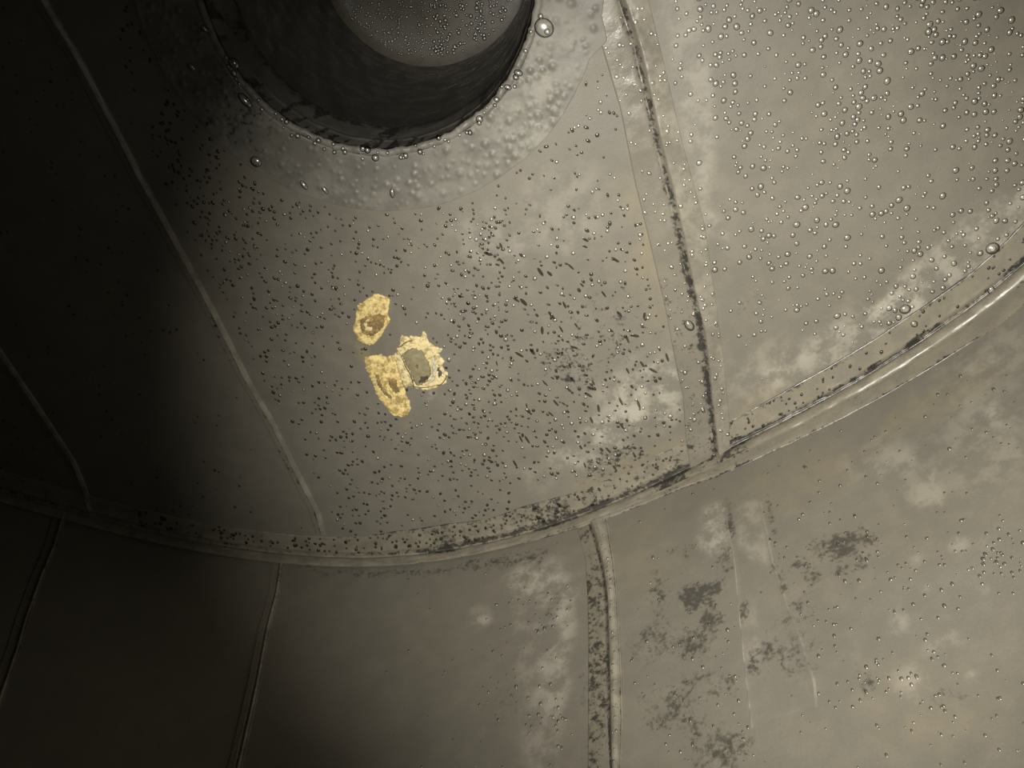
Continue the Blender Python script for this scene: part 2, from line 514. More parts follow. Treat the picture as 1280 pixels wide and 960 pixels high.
def ceiling_strip(L, C, R, y0, y1, lump=1.0, ridge=0.006, name='seam_strip', dark=0.85, dots=0.45, bright=0.3):
    ys = np.arange(y0, y1, 0.0035)
    l, c, r = L(ys), C(ys), R(ys)
    # across: -1 left edge, 0 ridge line, +1 right edge
    us = np.r_[-1.0, -0.995, np.linspace(-0.94, -0.3, 9), np.linspace(-0.22, 0.3, 14), np.linspace(0.38, 0.95, 9), 0.995, 1.0]
    X = np.where(us[None] < 0, c[:, None] + us[None] * (c - l)[:, None], c[:, None] + us[None] * (r - c)[:, None])
    Y = np.repeat(ys[:, None], len(us), 1)
    h = np.interp(us, [-1, -0.995, -0.90, -0.2, -0.10, 0.02, 0.16, 0.35, 0.8, 0.995, 1.0], [-0.001, 0.0016, 0.0018, 0.0015, 0.0002, 0.0022, ridge, ridge * 0.92, 0.003, 0.002, -0.001])
    n1 = fbm(X * 60, Y * 60, 3) - 0.5
    n2 = fbm(X * 230, Y * 230, 2) - 0.5
    inner = np.clip(1.2 - np.abs(us) * 1.0, 0, 1)
    H = h[None] + lump * (0.0022 * n1 + 0.0014 * n2 * (us > 0.02)) * inner[None]
    Z = ceil_z(X, Y) - H
    V = np.stack([X, Y, Z], -1)
    dk = np.zeros(V.shape[:2]); pl = np.zeros(V.shape[:2])
    along = fbm(Y * 14, Y * 3 + 2, 3)
    dk += dark * (0.95 + 0.25 * sstep(0.25, 0.55, Y)) * np.exp(-((us[None] + 0.05) / 0.19) ** 2)
    dk = np.maximum(dk, dots * (us[None] < -0.1) * sstep(0.05, 0.6, Y) * (0.5 + along))
    pl += bright * (us[None] > 0.1)
    st = np.stack([dk, pl, 0.08 + 0 * dk, 1 + 0 * dk], -1)
    return mesh_obj(name, V.reshape(-1, 3), grid_faces(len(ys), len(us))[:, ::-1], M_STRIP, ceiling, stain=np.clip(st, 0, 1).reshape(-1, 4))

ceiling_strip(S2L, S2, S2R, -0.6, 0.735)
off = lambda fn, d: (lambda q: fn(q) + d)
ceiling_strip(off(S1, -0.012), off(S1, -0.004), off(S1, 0.004), -0.6, 0.84, 0.5, 0.005, dark=0.8, dots=0.45, bright=0.4)
ceiling_strip(off(S0, -0.012), off(S0, -0.004), off(S0, 0.003), -0.6, 0.795, 0.5, 0.004, dark=0.8, dots=0.45, bright=0.5)

def wall_strip(L, C, R, z0, z1, ridge=0.008, lump=1.0, dark=0.9, dots=0.6, bright=0.5):
    """L is the left edge in the picture (larger angle), R the right one"""
    zs = np.arange(z0, z1, 0.0035)
    l, c, r = L(zs), C(zs), R(zs)
    us = np.r_[-1.0, -0.99, np.linspace(-0.94, -0.3, 9), np.linspace(-0.22, 0.9, 22), 0.93, 0.96, 0.995, 1.0]
    T = np.where(us[None] < 0, c[:, None] + us[None] * (c - l)[:, None], c[:, None] + us[None] * (r - c)[:, None])
    Z = np.repeat(zs[:, None], len(us), 1)
    h = np.interp(us, [-1, -0.99, -0.3, -0.18, 0.0, 0.2, 0.45, 0.7, 0.86, 0.93, 0.965, 0.995, 1.0],
                  [-0.001, 0.0018, 0.0016, 0.0004, 0.003, ridge * 0.85, ridge, ridge * 0.7, 0.0015, 0.0030, 0.0034, 0.002, -0.001])
    n1 = fbm(T * 70, Z * 60, 3) - 0.5
    n2 = fbm(T * 260, Z * 230, 2) - 0.5
    H = h[None] + lump * (0.0018 * n1 + 0.0012 * n2) * np.clip(1.2 - np.abs(us), 0, 1)[None]
    V = wall_xyz(T.ravel(), Z.ravel(), H.ravel())
    dk = dark * np.exp(-((us[None] + 0.02) / 0.14) ** 2) + 0 * T
    dk = np.maximum(dk, dots * (us[None] < -0.1) * (0.6 + 0.8 * fbm(Z * 16, Z * 2, 3)))
    dk = np.maximum(dk, 0.8 * np.exp(-((us[None] - 0.86) / 0.05) ** 2))
    pl = bright * ((us[None] > 0.2) & (us[None] < 0.8) | (us[None] > 0.9)) + 0 * T
    st = np.stack([dk, pl, 0.25 + 0 * dk, 1 + 0 * dk], -1)
    return mesh_obj('seam_strip', V, grid_faces(len(zs), len(us)), M_STRIP, wall, stain=np.clip(st, 0, 1).reshape(-1, 4))

wall_strip(W2L, W2, W2R, 1.9, CEIL - 0.028)
wall_strip(off(W1, 0.009), W1, off(W1, -0.005), 1.9, CEIL - 0.024, 0.006, 0.8, dark=0.6, dots=0.3, bright=0.8)
wall_strip(off(W0, 0.009), W0, off(W0, -0.005), 1.9, CEIL - 0.01, 0.006, 0.8, dark=0.6, dots=0.3, bright=0.8)

# ------------------------------------------------------------------ corner strip round the edge of the ceiling
_U = np.array([(1280,278),(1219,337),(1133,397),(1033,460),(993,482),(925,520),(890,535),(857,552),(815,571),(779,590),(721,614),(654,633),(612,648),(560,655),(500,664),(440,672)], float)
_L2 = np.array([(1280,383),(1243,413),(1215,428),(1072,513),(993,552),(969,563),(899,596),(853,611),(800,633),(723,661),(654,680),(560,697),(480,705),(430,705)], float)
_u = ceil_xy(_U) - TC
_ut = np.arctan2(_u[:, 1], _u[:, 0]); _uw = RK(_ut) - np.hypot(_u[:, 0], _u[:, 1])
_o = np.argsort(_ut); _ut, _uw = _ut[_o], _uw[_o]
UW = lambda t: np.interp(t, _ut, _uw)
_lt, _lz = wall_tz(_L2)
_o = np.argsort(_lt); _lt, _lz = _lt[_o], _lz[_o]
LD = lambda t: np.clip(CEIL - np.interp(t, _lt, _lz), 0.02, 0.09)

def corner_strip():
    th = np.r_[np.arange(-math.pi, math.radians(10), 0.02), np.arange(math.radians(10), math.radians(125), 0.003), np.arange(math.radians(125), math.pi - 0.01, 0.02)]
    n = len(th)
    uw = UW(th); ld = LD(th); R = RK(th)
    per = np.stack([np.cos(th), np.sin(th)], -1)
    # profile points: (distance in from the wall, distance down from the ceiling, dark, pale)
    cols = []
    def add(dr, dz, dk=0.0, pl=0.0):
        cols.append((np.broadcast_to(dr, (n,)), np.broadcast_to(dz, (n,)), np.broadcast_to(dk, (n,)), np.broadcast_to(pl, (n,))))
    patch = sstep(0.42, 0.62, fbm(th * 20 + 4, th * 7, 3))
    px, py = proj(np.c_[TC[0] + R * per[:, 0], TC[1] + R * per[:, 1], np.full(n, CEIL)])
    px = np.nan_to_num(px, nan=0)
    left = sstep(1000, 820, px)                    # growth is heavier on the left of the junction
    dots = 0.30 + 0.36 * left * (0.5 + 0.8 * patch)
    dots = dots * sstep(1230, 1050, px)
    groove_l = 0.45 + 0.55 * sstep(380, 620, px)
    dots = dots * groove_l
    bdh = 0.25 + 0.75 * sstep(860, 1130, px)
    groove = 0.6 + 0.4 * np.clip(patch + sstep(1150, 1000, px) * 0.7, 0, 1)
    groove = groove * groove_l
    add(uw + 0.0008, -0.004, groove_l, 0)  # thin shadow gap along the upper edge, painted dark
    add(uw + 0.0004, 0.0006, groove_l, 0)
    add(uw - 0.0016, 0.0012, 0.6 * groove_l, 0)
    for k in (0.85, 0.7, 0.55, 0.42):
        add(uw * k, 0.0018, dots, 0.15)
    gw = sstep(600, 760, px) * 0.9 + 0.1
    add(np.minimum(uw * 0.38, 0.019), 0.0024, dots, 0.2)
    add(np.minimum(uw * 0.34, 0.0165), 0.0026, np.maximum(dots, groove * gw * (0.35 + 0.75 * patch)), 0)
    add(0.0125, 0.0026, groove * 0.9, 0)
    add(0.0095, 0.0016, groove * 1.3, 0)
    base = len(cols)
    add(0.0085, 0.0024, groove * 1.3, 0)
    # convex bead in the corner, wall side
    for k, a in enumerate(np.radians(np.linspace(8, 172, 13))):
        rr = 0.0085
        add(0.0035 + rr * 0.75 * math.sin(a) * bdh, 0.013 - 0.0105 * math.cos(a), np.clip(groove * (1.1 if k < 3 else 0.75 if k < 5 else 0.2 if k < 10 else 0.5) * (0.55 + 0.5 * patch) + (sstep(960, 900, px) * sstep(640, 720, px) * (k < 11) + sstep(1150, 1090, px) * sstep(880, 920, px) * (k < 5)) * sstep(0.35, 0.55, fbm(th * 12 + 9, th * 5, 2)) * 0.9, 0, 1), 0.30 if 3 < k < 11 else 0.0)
    add(0.0035, ld * 0 + np.minimum(0.0265, ld - 0.006), 0.45, 0)
    end = len(cols)
    add(0.0030, np.minimum(0.031, ld - 0.003), dots * 0.8, 0.15)
    for k in (0.4, 0.75):
        add(0.0026, np.minimum(0.031, ld - 0.003) * (1 - k) + ld * k, dots * 0.7, 0.2)
    add(0.0012, ld - 0.0012, 0.6 + 0.4 * patch, 0)  # lower edge line also painted dark, to subdue the lit step
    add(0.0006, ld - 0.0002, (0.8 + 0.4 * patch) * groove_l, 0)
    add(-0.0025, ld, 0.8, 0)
    D = np.stack([c[0] for c in cols], 1); Zd = np.stack([c[1] for c in cols], 1)
    wob = (fbm(th[:, None] * 60 + 0 * D, np.arange(len(cols))[None] * 0.35 + 0 * D, 3) - 0.5)
    D = D + 0.0022 * wob * (D > 0.003); 
    Zd = Zd + 0.0016 * wob * (Zd > 0.001)
    XY = TC[None, None] + (R[:, None] - D)[..., None] * per[:, None]
    V = np.concatenate([XY, (CEIL - Zd)[..., None]], -1)
    st = np.stack([np.stack([c[2] for c in cols], 1), np.stack([c[3] for c in cols], 1), 0.3 + 0 * D, 1 + 0 * D], -1)
    def part(name, a, b, parent):
        v = V[:, a:b].reshape(-1, 3)
        return mesh_obj(name, v, grid_faces(n, b - a), M_STRIP, parent, stain=np.clip(st[:, a:b], 0, 1).reshape(-1, 4))
    flat = part('trim_1', 0, base + 1, None)
    bead = part('bead', base, end, flat)
    low = part('lower_strip', end - 1, len(cols), flat)
    tag(flat, 'grey rubber corner strip where the ceiling meets the wall', kind='structure')
    bead['label'] = 'shiny rounded bead along the corner'
    return flat
corner_strip()

# raised edges of overlapping sheets on the wall, right of the right seam
def overlay(pa, pb, h=0.0009):
    a_t, a_z = wall_tz(pa); b_t, b_z = wall_tz(pb)
    n = 60
    s = np.linspace(0, 1, n)
    sa = np.linspace(0, 1, len(a_t)); sb = np.linspace(0, 1, len(b_t))
    At, Az, Bt, Bz = np.interp(s, sa, a_t), np.interp(s, sa, a_z), np.interp(s, sb, b_t), np.interp(s, sb, b_z)
    us = np.r_[0, 0.03, 0.05, np.linspace(0.08, 0.92, 14), 0.95, 0.985, 1]
    T = At[:, None] * (1 - us) + Bt[:, None] * us
    Z = Az[:, None] * (1 - us) + Bz[:, None] * us
    T = T + 0.0012 * (fbm(Z * 30, T * 8, 2) - 0.5)
    hh = np.interp(us, [0, 0.03, 0.08, 0.92, 0.985, 1], [-0.0015, h * 2.4, h, h, h * 1.8, -0.0015])[None] + 0 * T
    hh = hh * sstep(0, 0.12, s)[:, None] * sstep(1, 0.8, s)[:, None] - 0.0006 * (1 - sstep(0, 0.08, s) * sstep(1, 0.9, s))[:, None]
    base = 0.003 * (fbm(T.ravel() * 6, Z.ravel() * 5, 2) - 0.5) + 0.0012 * (fbm(T.ravel() * 26, Z.ravel() * 22, 2) - 0.5)
    V = wall_xyz(T.ravel(), Z.ravel(), base + hh.ravel())
    st = stain_wall(V).reshape(n, len(us), 4)
    st[:, :2, 1] = 1.0; st[:, :2, 0] *= 0.4; st[:, -2:, 1] = 0.4
    return mesh_obj('overlap_sheet', V, grid_faces(n, len(us)), M_WALL, wall, stain=st.reshape(-1, 4))
overlay([(900,618),(908,655),(917,700),(922,760),(928,820),(934,880),(939,925)], [(950,618),(960,665),(968,705),(984,750),(1004,800),(1020,850),(1024,900)])

# ------------------------------------------------------------------ nozzle
noz = empty('nozzle', (NOZ[0], NOZ[1], CEIL))
tag(noz, 'round recessed nozzle opening in the ceiling with a bumpy wet collar', 'nozzle')

def polar(name, rows, mat, stainf=None, nt=480, parent=noz):
    """rows: list of (r(t), depth(t) below the ceiling), in nozzle coordinates"""
    t = np.linspace(0, 2 * math.pi, nt, endpoint=False)
    V = []
    for r, d in rows:
        r = np.broadcast_to(r(t) if callable(r) else r, t.shape); d = np.broadcast_to(d(t) if callable(d) else d, t.shape)
        V.append(np.c_[r * np.cos(t), r * np.sin(t), -d])
    V = np.concatenate(V)
    st = stainf(V + np.array([NOZ[0], NOZ[1], CEIL])) if stainf else None
    return mesh_obj(name, V, grid_faces(len(rows), nt, True)[:, ::-1], mat, parent, stain=st)

def collar():
    nt, nr = 900, 44
    t = np.linspace(0, 2 * math.pi, nt, endpoint=False)
    tip = math.atan2(*(ceil_xy([(748, 47)])[0] - NOZ)[::-1])
    rout = CR + 0.003 * (fbm(np.cos(t) * 3 + 5, np.sin(t) * 3 + 5, 3) - 0.5) + 0.0015 * (fbm(np.cos(t) * 20 + 5, np.sin(t) * 20 + 5, 2) - 0.5)
    dt = np.abs((t - tip + math.pi) % (2 * math.pi) - math.pi)
    rout = rout + 0.012 * np.clip(1 - dt / 0.09, 0, 1)
    s = np.r_[np.linspace(0, 0.985, nr - 3), 0.995, 1.0, 1.004]
    r0 = NR + 0.004
    Rr = r0 + (rout[:, None] - r0) * s[None]
    H = np.full(Rr.shape, 0.004)
    H = H + 0.0016 * (fbm(Rr * 40 * np.cos(t)[:, None] + 40, Rr * 40 * np.sin(t)[:, None] + 40, 2) - 0.5)
    X = Rr * np.cos(t)[:, None]; Y = Rr * np.sin(t)[:, None]
    rng = np.random.default_rng(11)
    put = []
    for k in range(1500):
        a = rng.uniform(0, 2 * math.pi); rad = r0 + 0.005 + (CR - r0 - 0.009) * rng.random() ** 0.9
        big = rng.random() < (0.5 if math.cos(a - 0.3) > 0.4 else 0.15)
        br = rng.uniform(0.0035, 0.0062) if big else rng.uniform(0.0022, 0.004)
        cx, cy = rad * math.cos(a), rad * math.sin(a)
        if any((cx - q[0]) ** 2 + (cy - q[1]) ** 2 < (0.85 * (br + q[2])) ** 2 for q in put) or len(put) > 520:
            continue
        put.append((cx, cy, br))
        dm = int(0.05 / (2 * math.pi) * nt) + 2
        i0 = int(a / (2 * math.pi) * nt)
        idx = np.arange(i0 - dm, i0 + dm + 1) % nt
        d2 = ((X[idx] - cx) ** 2 + (Y[idx] - cy) ** 2) / br ** 2
        H[idx] += br * 0.30 * np.clip(1 - d2, 0, 1) ** 1.3
    H[:, -2] = 0.003; H[:, -1] = -0.003
    H[:, 0] = 0.0035
    V = np.stack([X, Y, -H], -1)
    Vw = V.reshape(-1, 3) + np.array([NOZ[0], NOZ[1], CEIL])
    px, py = proj(Vw)
    px = np.nan_to_num(px, nan=-999.); py = np.nan_to_num(py, nan=-999.)
    pl = 0.4 * blob(px, py, 660, 150, 60, 60) + 0.35 * blob(px, py, 690, 60, 50, 60) + 0.25
    dk = 0.35 * blob(px, py, 300, 130, 60, 110, 0) + 0.2
    st = np.clip(np.stack([dk, pl, 0.1 + 0 * dk, 1 + 0 * dk], -1), 0, 1)
    mesh_obj('collar', V.reshape(-1, 3), grid_faces(nt, nr), M_COLLAR, noz, stain=st)
    # close the seam of the polar grid
collar_faces_note = None
_gf = grid_faces
def grid_faces_wrap_rows(nu, nv):
    f = _gf(nu, nv)
    j = np.arange(nv - 1)
    last = np.stack([(nu - 1) * nv + j, (nu - 1) * nv + j + 1, j + 1, j], -1)
    return np.concatenate([f, last])
grid_faces = lambda nu, nv, wrap=False: _gf(nu, nv, wrap)
def _collar():
    global grid_faces
    keep = grid_faces
    grid_faces = lambda nu, nv, wrap=False: grid_faces_wrap_rows(nu, nv)
    collar()
    grid_faces = keep
_collar()

# rounded lip and bore
wobl = lambda amp, f, s: (lambda t: amp * (fbm(np.cos(t) * f + s, np.sin(t) * f + s, 3) - 0.5) * 2)
lip_rows = []
for a in np.radians(np.linspace(-8, 188, 13)):
    lip_rows.append((lambda t, a=a: NR + 0.0045 * math.cos(a) + 0.0005 + wobl(0.0022, 24, 4)(t) , lambda t, a=a: 0.0018 + 0.0036 * math.sin(a) * (1 + 0.9 * (fbm(np.cos(t) * 34 + 3, np.sin(t) * 34 + 8, 2) - 0.5))))
def lip_stain(P):
    n = len(P)
    return np.c_[np.full(n, .25), np.full(n, .35), np.zeros(n), np.ones(n)]
polar('rim_lip', lip_rows, M_COLLAR, lip_stain, 700)

def sleeve_shade(P):
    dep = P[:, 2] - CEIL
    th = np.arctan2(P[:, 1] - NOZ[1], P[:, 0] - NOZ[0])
    streak = fbm(th * 34 + dep * 26, dep * 5 + 3, 3)
    streak2 = fbm(th * 15 + dep * 10 + 40, dep * 16, 3)
    dk = 1.0 * sstep(0.50, 0.62, streak) * sstep(0.05, 0.012, dep) + 0.8 * sstep(0.55, 0.68, streak2) + 0.9 * sstep(0.06, 0.105, dep)  # drip shadows below the lip and shade deeper in, painted dark on the sleeve
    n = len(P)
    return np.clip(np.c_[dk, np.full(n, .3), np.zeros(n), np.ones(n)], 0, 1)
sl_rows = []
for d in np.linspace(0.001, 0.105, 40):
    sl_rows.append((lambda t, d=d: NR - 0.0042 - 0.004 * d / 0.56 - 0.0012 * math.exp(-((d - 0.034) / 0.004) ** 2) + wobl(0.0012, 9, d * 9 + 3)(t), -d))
polar('inner_sleeve', sl_rows, M_COLLAR, sleeve_shade, 500)

def bore_tone(P):  # dark streaks and a paler tone, both fading with depth
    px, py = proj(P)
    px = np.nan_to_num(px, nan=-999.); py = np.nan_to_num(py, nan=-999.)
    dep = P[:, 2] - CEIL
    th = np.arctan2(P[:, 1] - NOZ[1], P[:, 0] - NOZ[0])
    streak = fbm(th * 26, dep * 6, 3)
    dk = 0.75 * sstep(0.5, 0.62, streak) * sstep(0.16, 0.02, dep)
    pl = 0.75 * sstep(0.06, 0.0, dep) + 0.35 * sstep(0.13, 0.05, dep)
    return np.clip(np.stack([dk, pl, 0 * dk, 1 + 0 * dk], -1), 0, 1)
BD = 0.56
bore_rows = []
for d in np.r_[np.arange(0.09, BD, 0.012), BD]:
    b = 0.0
    bore_rows.append((lambda t, b=b, d=d: NR - 0.003 - b - 0.004 * d / BD + wobl(0.0014, 7, d * 9 + 3)(t), -d))
polar('bore_lining', bore_rows, M_BORE, bore_tone, 360)
cov_rows = [(NR - 0.0065, -BD + 0.0055)] + [(r, -BD + 0.0065 + 0.002 * math.sin(r * 40)) for r in np.linspace(NR - 0.022, 0.001, 28)]
def cov_stain_shine(P):
    px, py = proj(P)
    px = np.nan_to_num(px, nan=-999.); py = np.nan_to_num(py, nan=-999.)
    pl = 0.5 * blob(px, py, 600, 15, 50, 30) + 0.2  # bright reflection on the cover, painted as a pale spot
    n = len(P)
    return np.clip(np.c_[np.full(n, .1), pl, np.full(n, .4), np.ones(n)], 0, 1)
polar('end_cover', cov_rows[::1], M_COVER, cov_stain_shine, 200)
# outside of the pipe
ring_pipe = polar('pipe_wall', [(NR + 0.004, -0.006), (NR + 0.004, -BD - 0.02), (0.001, -BD - 0.02)], M_STEEL, None, 96)

# ------------------------------------------------------------------ torn yellow patches
from mathutils.geometry import delaunay_2d_cdt
def patch_mesh(name, outline_px, mat, parent, org, base_h, amp, freq, step_px=1.1, hole=None, edge=0.0004, dome=0.0, seed=0):
    """an irregular flake on the ceiling: outline in picture units put onto the ceiling, uneven surface"""
    o = np.asarray(outline_px, float)
    # roughen the outline
    pts = []
    rg = np.random.default_rng(seed + 5)
    for i in range(len(o)):
        a, b = o[i], o[(i + 1) % len(o)]
        k = max(1, int(np.hypot(*(b - a)) / 1.6))
        for j in range(k):
            q = a + (b - a) * j / k
            pts.append(q + (rg.normal(0, 0.55, 2) if j else 0))
    pts = np.array(pts); nb = len(pts)
    x0, y0 = pts.min(0); x1, y1 = pts.max(0)
    gx, gy = np.meshgrid(np.arange(x0, x1, step_px), np.arange(y0, y1, step_px))
    g = np.c_[gx.ravel(), gy.ravel()] + rg.normal(0, 0.15, (gx.size, 2))
    ins = poly_in(g[:, 0], g[:, 1], pts, 0.001) > 0.5
    far = np.ones(len(g), bool)
    dmin = np.min(np.hypot(g[:, None, 0] - pts[None, :, 0], g[:, None, 1] - pts[None, :, 1]), 1)
    g = g[ins & (dmin > 0.6)]
    allp = np.r_[pts, g]
    xy = ceil_xy(allp)
    vs, es, fs, *_ = delaunay_2d_cdt([Vector(p) for p in xy.tolist()], [(i, (i + 1) % nb) for i in range(nb)], [], 1, 1e-7)
    xy = np.array([[v.x, v.y] for v in vs])
    nv = len(xy)
    P3 = np.c_[xy, np.full(nv, CEIL)]
    px, py = proj(P3)
    d = np.min(np.hypot(px[:, None] - pts[None, :, 0], py[:, None] - pts[None, :, 1]), 1)
    rise = sstep(0, 2.2, d)
    h = edge + rise * (base_h + amp * (fbm(px * freq + seed * 7, py * freq + 3, 4) - 0.45)) + dome * sstep(0, 14, d)
    z = ceil_z(xy[:, 0], xy[:, 1]) - h
    V = np.c_[xy, z]
    # skirt to the ceiling
    V = np.r_[V, np.c_[xy, ceil_z(xy[:, 0], xy[:, 1]) + 0.0005]]
    cnt = {}
    for f in fs:
        for i in range(len(f)):
            e = (f[i], f[(i + 1) % len(f)])
            cnt[tuple(sorted(e))] = cnt.get(tuple(sorted(e)), []) + [e]
    faces = [list(f)[::-1] for f in fs]
    for k, v in cnt.items():
        if len(v) == 1:
            a, b = v[0]
            faces.append([a, b, b + nv, a + nv])
    V = V - np.array(org)
    return mesh_obj(name, V, faces, mat, parent)

Z8 = lambda pts, oy: [(420 + x / 8.0, oy + y / 8.0) for x, y in pts]
A_OUT = Z8([(215,330),(280,290),(340,250),(390,220),(440,230),(500,250),(540,280),(530,340),(515,420),(545,475),(510,540),(480,590),(450,650),(390,710),(340,740),(290,720),(240,700),(200,690),(205,640),(165,600),(165,570),(190,500),(195,420),(215,380)], 340)
A_SPOT = Z8([(285,480),(320,450),(355,450),(350,480),(320,500),(325,530),(370,530),(380,570),(340,600),(300,590),(285,550),(270,510)], 340)
A_MID = Z8([(240,470),(290,430),(370,430),(430,400),(490,430),(500,490),(480,540),(430,600),(380,640),(310,640),(250,600),(235,540)], 340)
B_OUT = Z8([(290,210),(330,205),(400,190),(450,180),(500,210),(580,195),(610,300),(640,400),(680,500),(700,590),(740,660),(750,720),(720,780),(680,820),(640,810),(590,800),(540,770),(490,700),(440,640),(400,580),(370,480),(330,400),(300,330),(285,250)], 420)
B_MID = Z8([(380,380),(430,370),(440,430),(480,520),(520,560),(570,600),(560,640),(500,600),(450,550),(410,470)], 420)
B_MID2 = Z8([(530,420),(590,410),(620,480),(640,560),(600,580),(560,540),(520,480)], 420)
C_OUT = Z8([(660,-10),(730,20),(740,-5),(800,0),(850,10),(870,-50),(890,-40),(925,50),(960,80),(1000,110),(1060,120),(1065,140),(1025,170),(1050,210),(1090,250),(1075,270),(1060,290),(1090,350),(1115,360),(1120,390),(1100,440),(1105,470),(1070,490),(1030,490),(1000,520),(940,540),(900,540),(840,530),(790,520),(740,505),(690,510),(670,470),(650,440),(630,380),(610,300),(590,250),(580,190),(610,150),(610,120),(630,100)], 420)
C_CORE = Z8([(655,180),(700,130),(800,100),(870,140),(920,220),(950,300),(960,380),(920,450),(850,490),(790,490),(770,420),(740,360),(690,280)], 420)
C_DARK = Z8([(835,365),(940,360),(935,410),(910,450),(850,465),(815,480),(818,430)], 420)
C_RUST = Z8([(785,230),(830,235),(850,280),(860,320),(810,325),(790,290)], 420)
C_LINER = Z8([(960,180),(1000,230),(1012,300),(1008,400),(990,440),(930,480),(860,495),(920,450),(962,380),(952,300)], 420)
C_HOLE = Z8([(1020,270),(1040,280),(1060,340),(1080,390),(1050,400),(1020,430),(1015,380)], 420)

M_YEL = crust('yellow_crust', (0.84, 0.67, 0.29), (0.38, 0.275, 0.10), 110, 0.475)
M_YEL2 = crust('yellow_crust_pale', (0.78, 0.66, 0.35), (0.36, 0.28, 0.13), 130, 0.45)
M_OCH = crust('ochre_glue', (0.42, 0.29, 0.10), (0.20, 0.14, 0.055), 150, 0.52)
M_PLUG = crust('grey_plug', (0.30, 0.265, 0.16), (0.235, 0.20, 0.11), 90, 0.5, 0.3)
M_PLUGD = crust('dark_hollow', (0.085, 0.07, 0.04), (0.05, 0.04, 0.025), 90, 0.5, 0.3)
M_RUST = crust('olive_rust', (0.20, 0.15, 0.04), (0.13, 0.11, 0.03), 120, 0.5, 0.3)
M_LINE = crust('pale_liner', (0.62, 0.58, 0.42), (0.42, 0.38, 0.25), 200, 0.45, 0.3)
M_GREY = plain('bare_lining', (0.10, 0.09, 0.075), 0.6)

def patch_root(center_px, label):
    c = ceil_xy([center_px])[0]
    r = empty('torn_patch', (c[0], c[1], CEIL))
    tag(r, label, 'patch', 'torn yellow patches on the ceiling')
    return r, (c[0], c[1], CEIL)
r, o3 = patch_root((464, 400), 'small oval torn yellow patch with a pale curl in its middle, the topmost')
patch_mesh('crust', A_OUT, M_YEL, r, o3, 0.0012, 0.003, 0.35, seed=1)
patch_mesh('glue', A_MID, M_OCH, r, o3, 0.0026, 0.0012, 0.3, seed=2)
patch_mesh('curl', A_SPOT, M_YEL2, r, o3, 0.0040, 0.0012, 0.3, seed=3)
r, o3 = patch_root((488, 487), 'long slanted torn yellow patch with ochre glue streaks, the lowest')
patch_mesh('crust', B_OUT, M_YEL, r, o3, 0.0012, 0.0034, 0.3, seed=4)
patch_mesh('glue', B_MID, M_OCH, r, o3, 0.0030, 0.0012, 0.3, seed=5)
patch_mesh('glue', B_MID2, M_OCH, r, o3, 0.0030, 0.0012, 0.3, seed=6)
r, o3 = patch_root((527, 453), 'ragged yellow rimmed patch around a grey plug with a dark hollow')
patch_mesh('crust', C_OUT, M_YEL2, r, o3, 0.0016, 0.0036, 0.3, seed=7)
patch_mesh('liner', C_LINER, M_LINE, r, o3, 0.0042, 0.0008, 0.3, seed=9)
k = patch_mesh('plug', C_CORE, M_PLUG, r, o3, 0.0050, 0.0006, 0.2, seed=8, dome=0.002)
h = patch_mesh('hollow', C_DARK, M_PLUGD, k, o3, 0.0066, 0.0004, 0.2, seed=10)
patch_mesh('rust_spot', C_RUST, M_RUST, k, o3, 0.0070, 0.0004, 0.2, seed=11)
patch_mesh('bare_gap', C_HOLE, M_GREY, r, o3, 0.0040, 0.0005, 0.2, seed=12)

def tube(name, P, rad, mat, parent, org, sides=6):
    P = np.asarray(P, float); n = len(P)
    T = np.gradient(P, axis=0); T /= np.linalg.norm(T, axis=1)[:, None]
    up = np.array([0, 0, 1.0])
    A = np.cross(T, up); A /= np.linalg.norm(A, axis=1)[:, None]
    Bn = np.cross(T, A)
    a = np.linspace(0, 2 * math.pi, sides, endpoint=False)
    rr = rad * np.sin(np.linspace(0.15, math.pi - 0.15, n)) ** 0.4
    V = P[:, None] + rr[:, None, None] * (A[:, None] * np.cos(a)[None, :, None] + Bn[:, None] * np.sin(a)[None, :, None])
    return mesh_obj(name, V.reshape(-1, 3) - np.array(org), grid_faces(n, sides, True), mat, parent)
def on_ceil(px, h):
    px = np.asarray(px, float); n = 40
    s = np.linspace(0, 1, len(px)); q = np.linspace(0, 1, n)
    xy = ceil_xy(np.c_[np.interp(q, s, px[:, 0]), np.interp(q, s, px[:, 1])])
    return np.c_[xy, ceil_z(xy[:, 0], xy[:, 1]) - h]
tube('crack', on_ceil(Z8([(640,150),(665,200),(700,290),(745,370),(770,430),(778,490),(850,500),(930,495),(1000,480)], 420), 0.0052), 0.0006, M_PLUGD, r, o3)
tube('crack', on_ceil(Z8([(1000,480),(1050,470),(1090,430),(1110,380),(1090,370)], 420), 0.005), 0.0006, M_PLUGD, r, o3)
tube('crack', on_ceil(Z8([(625,100),(650,90),(680,65),(720,40),(770,30)], 420), 0.005), 0.0006, M_PLUGD, r, o3)

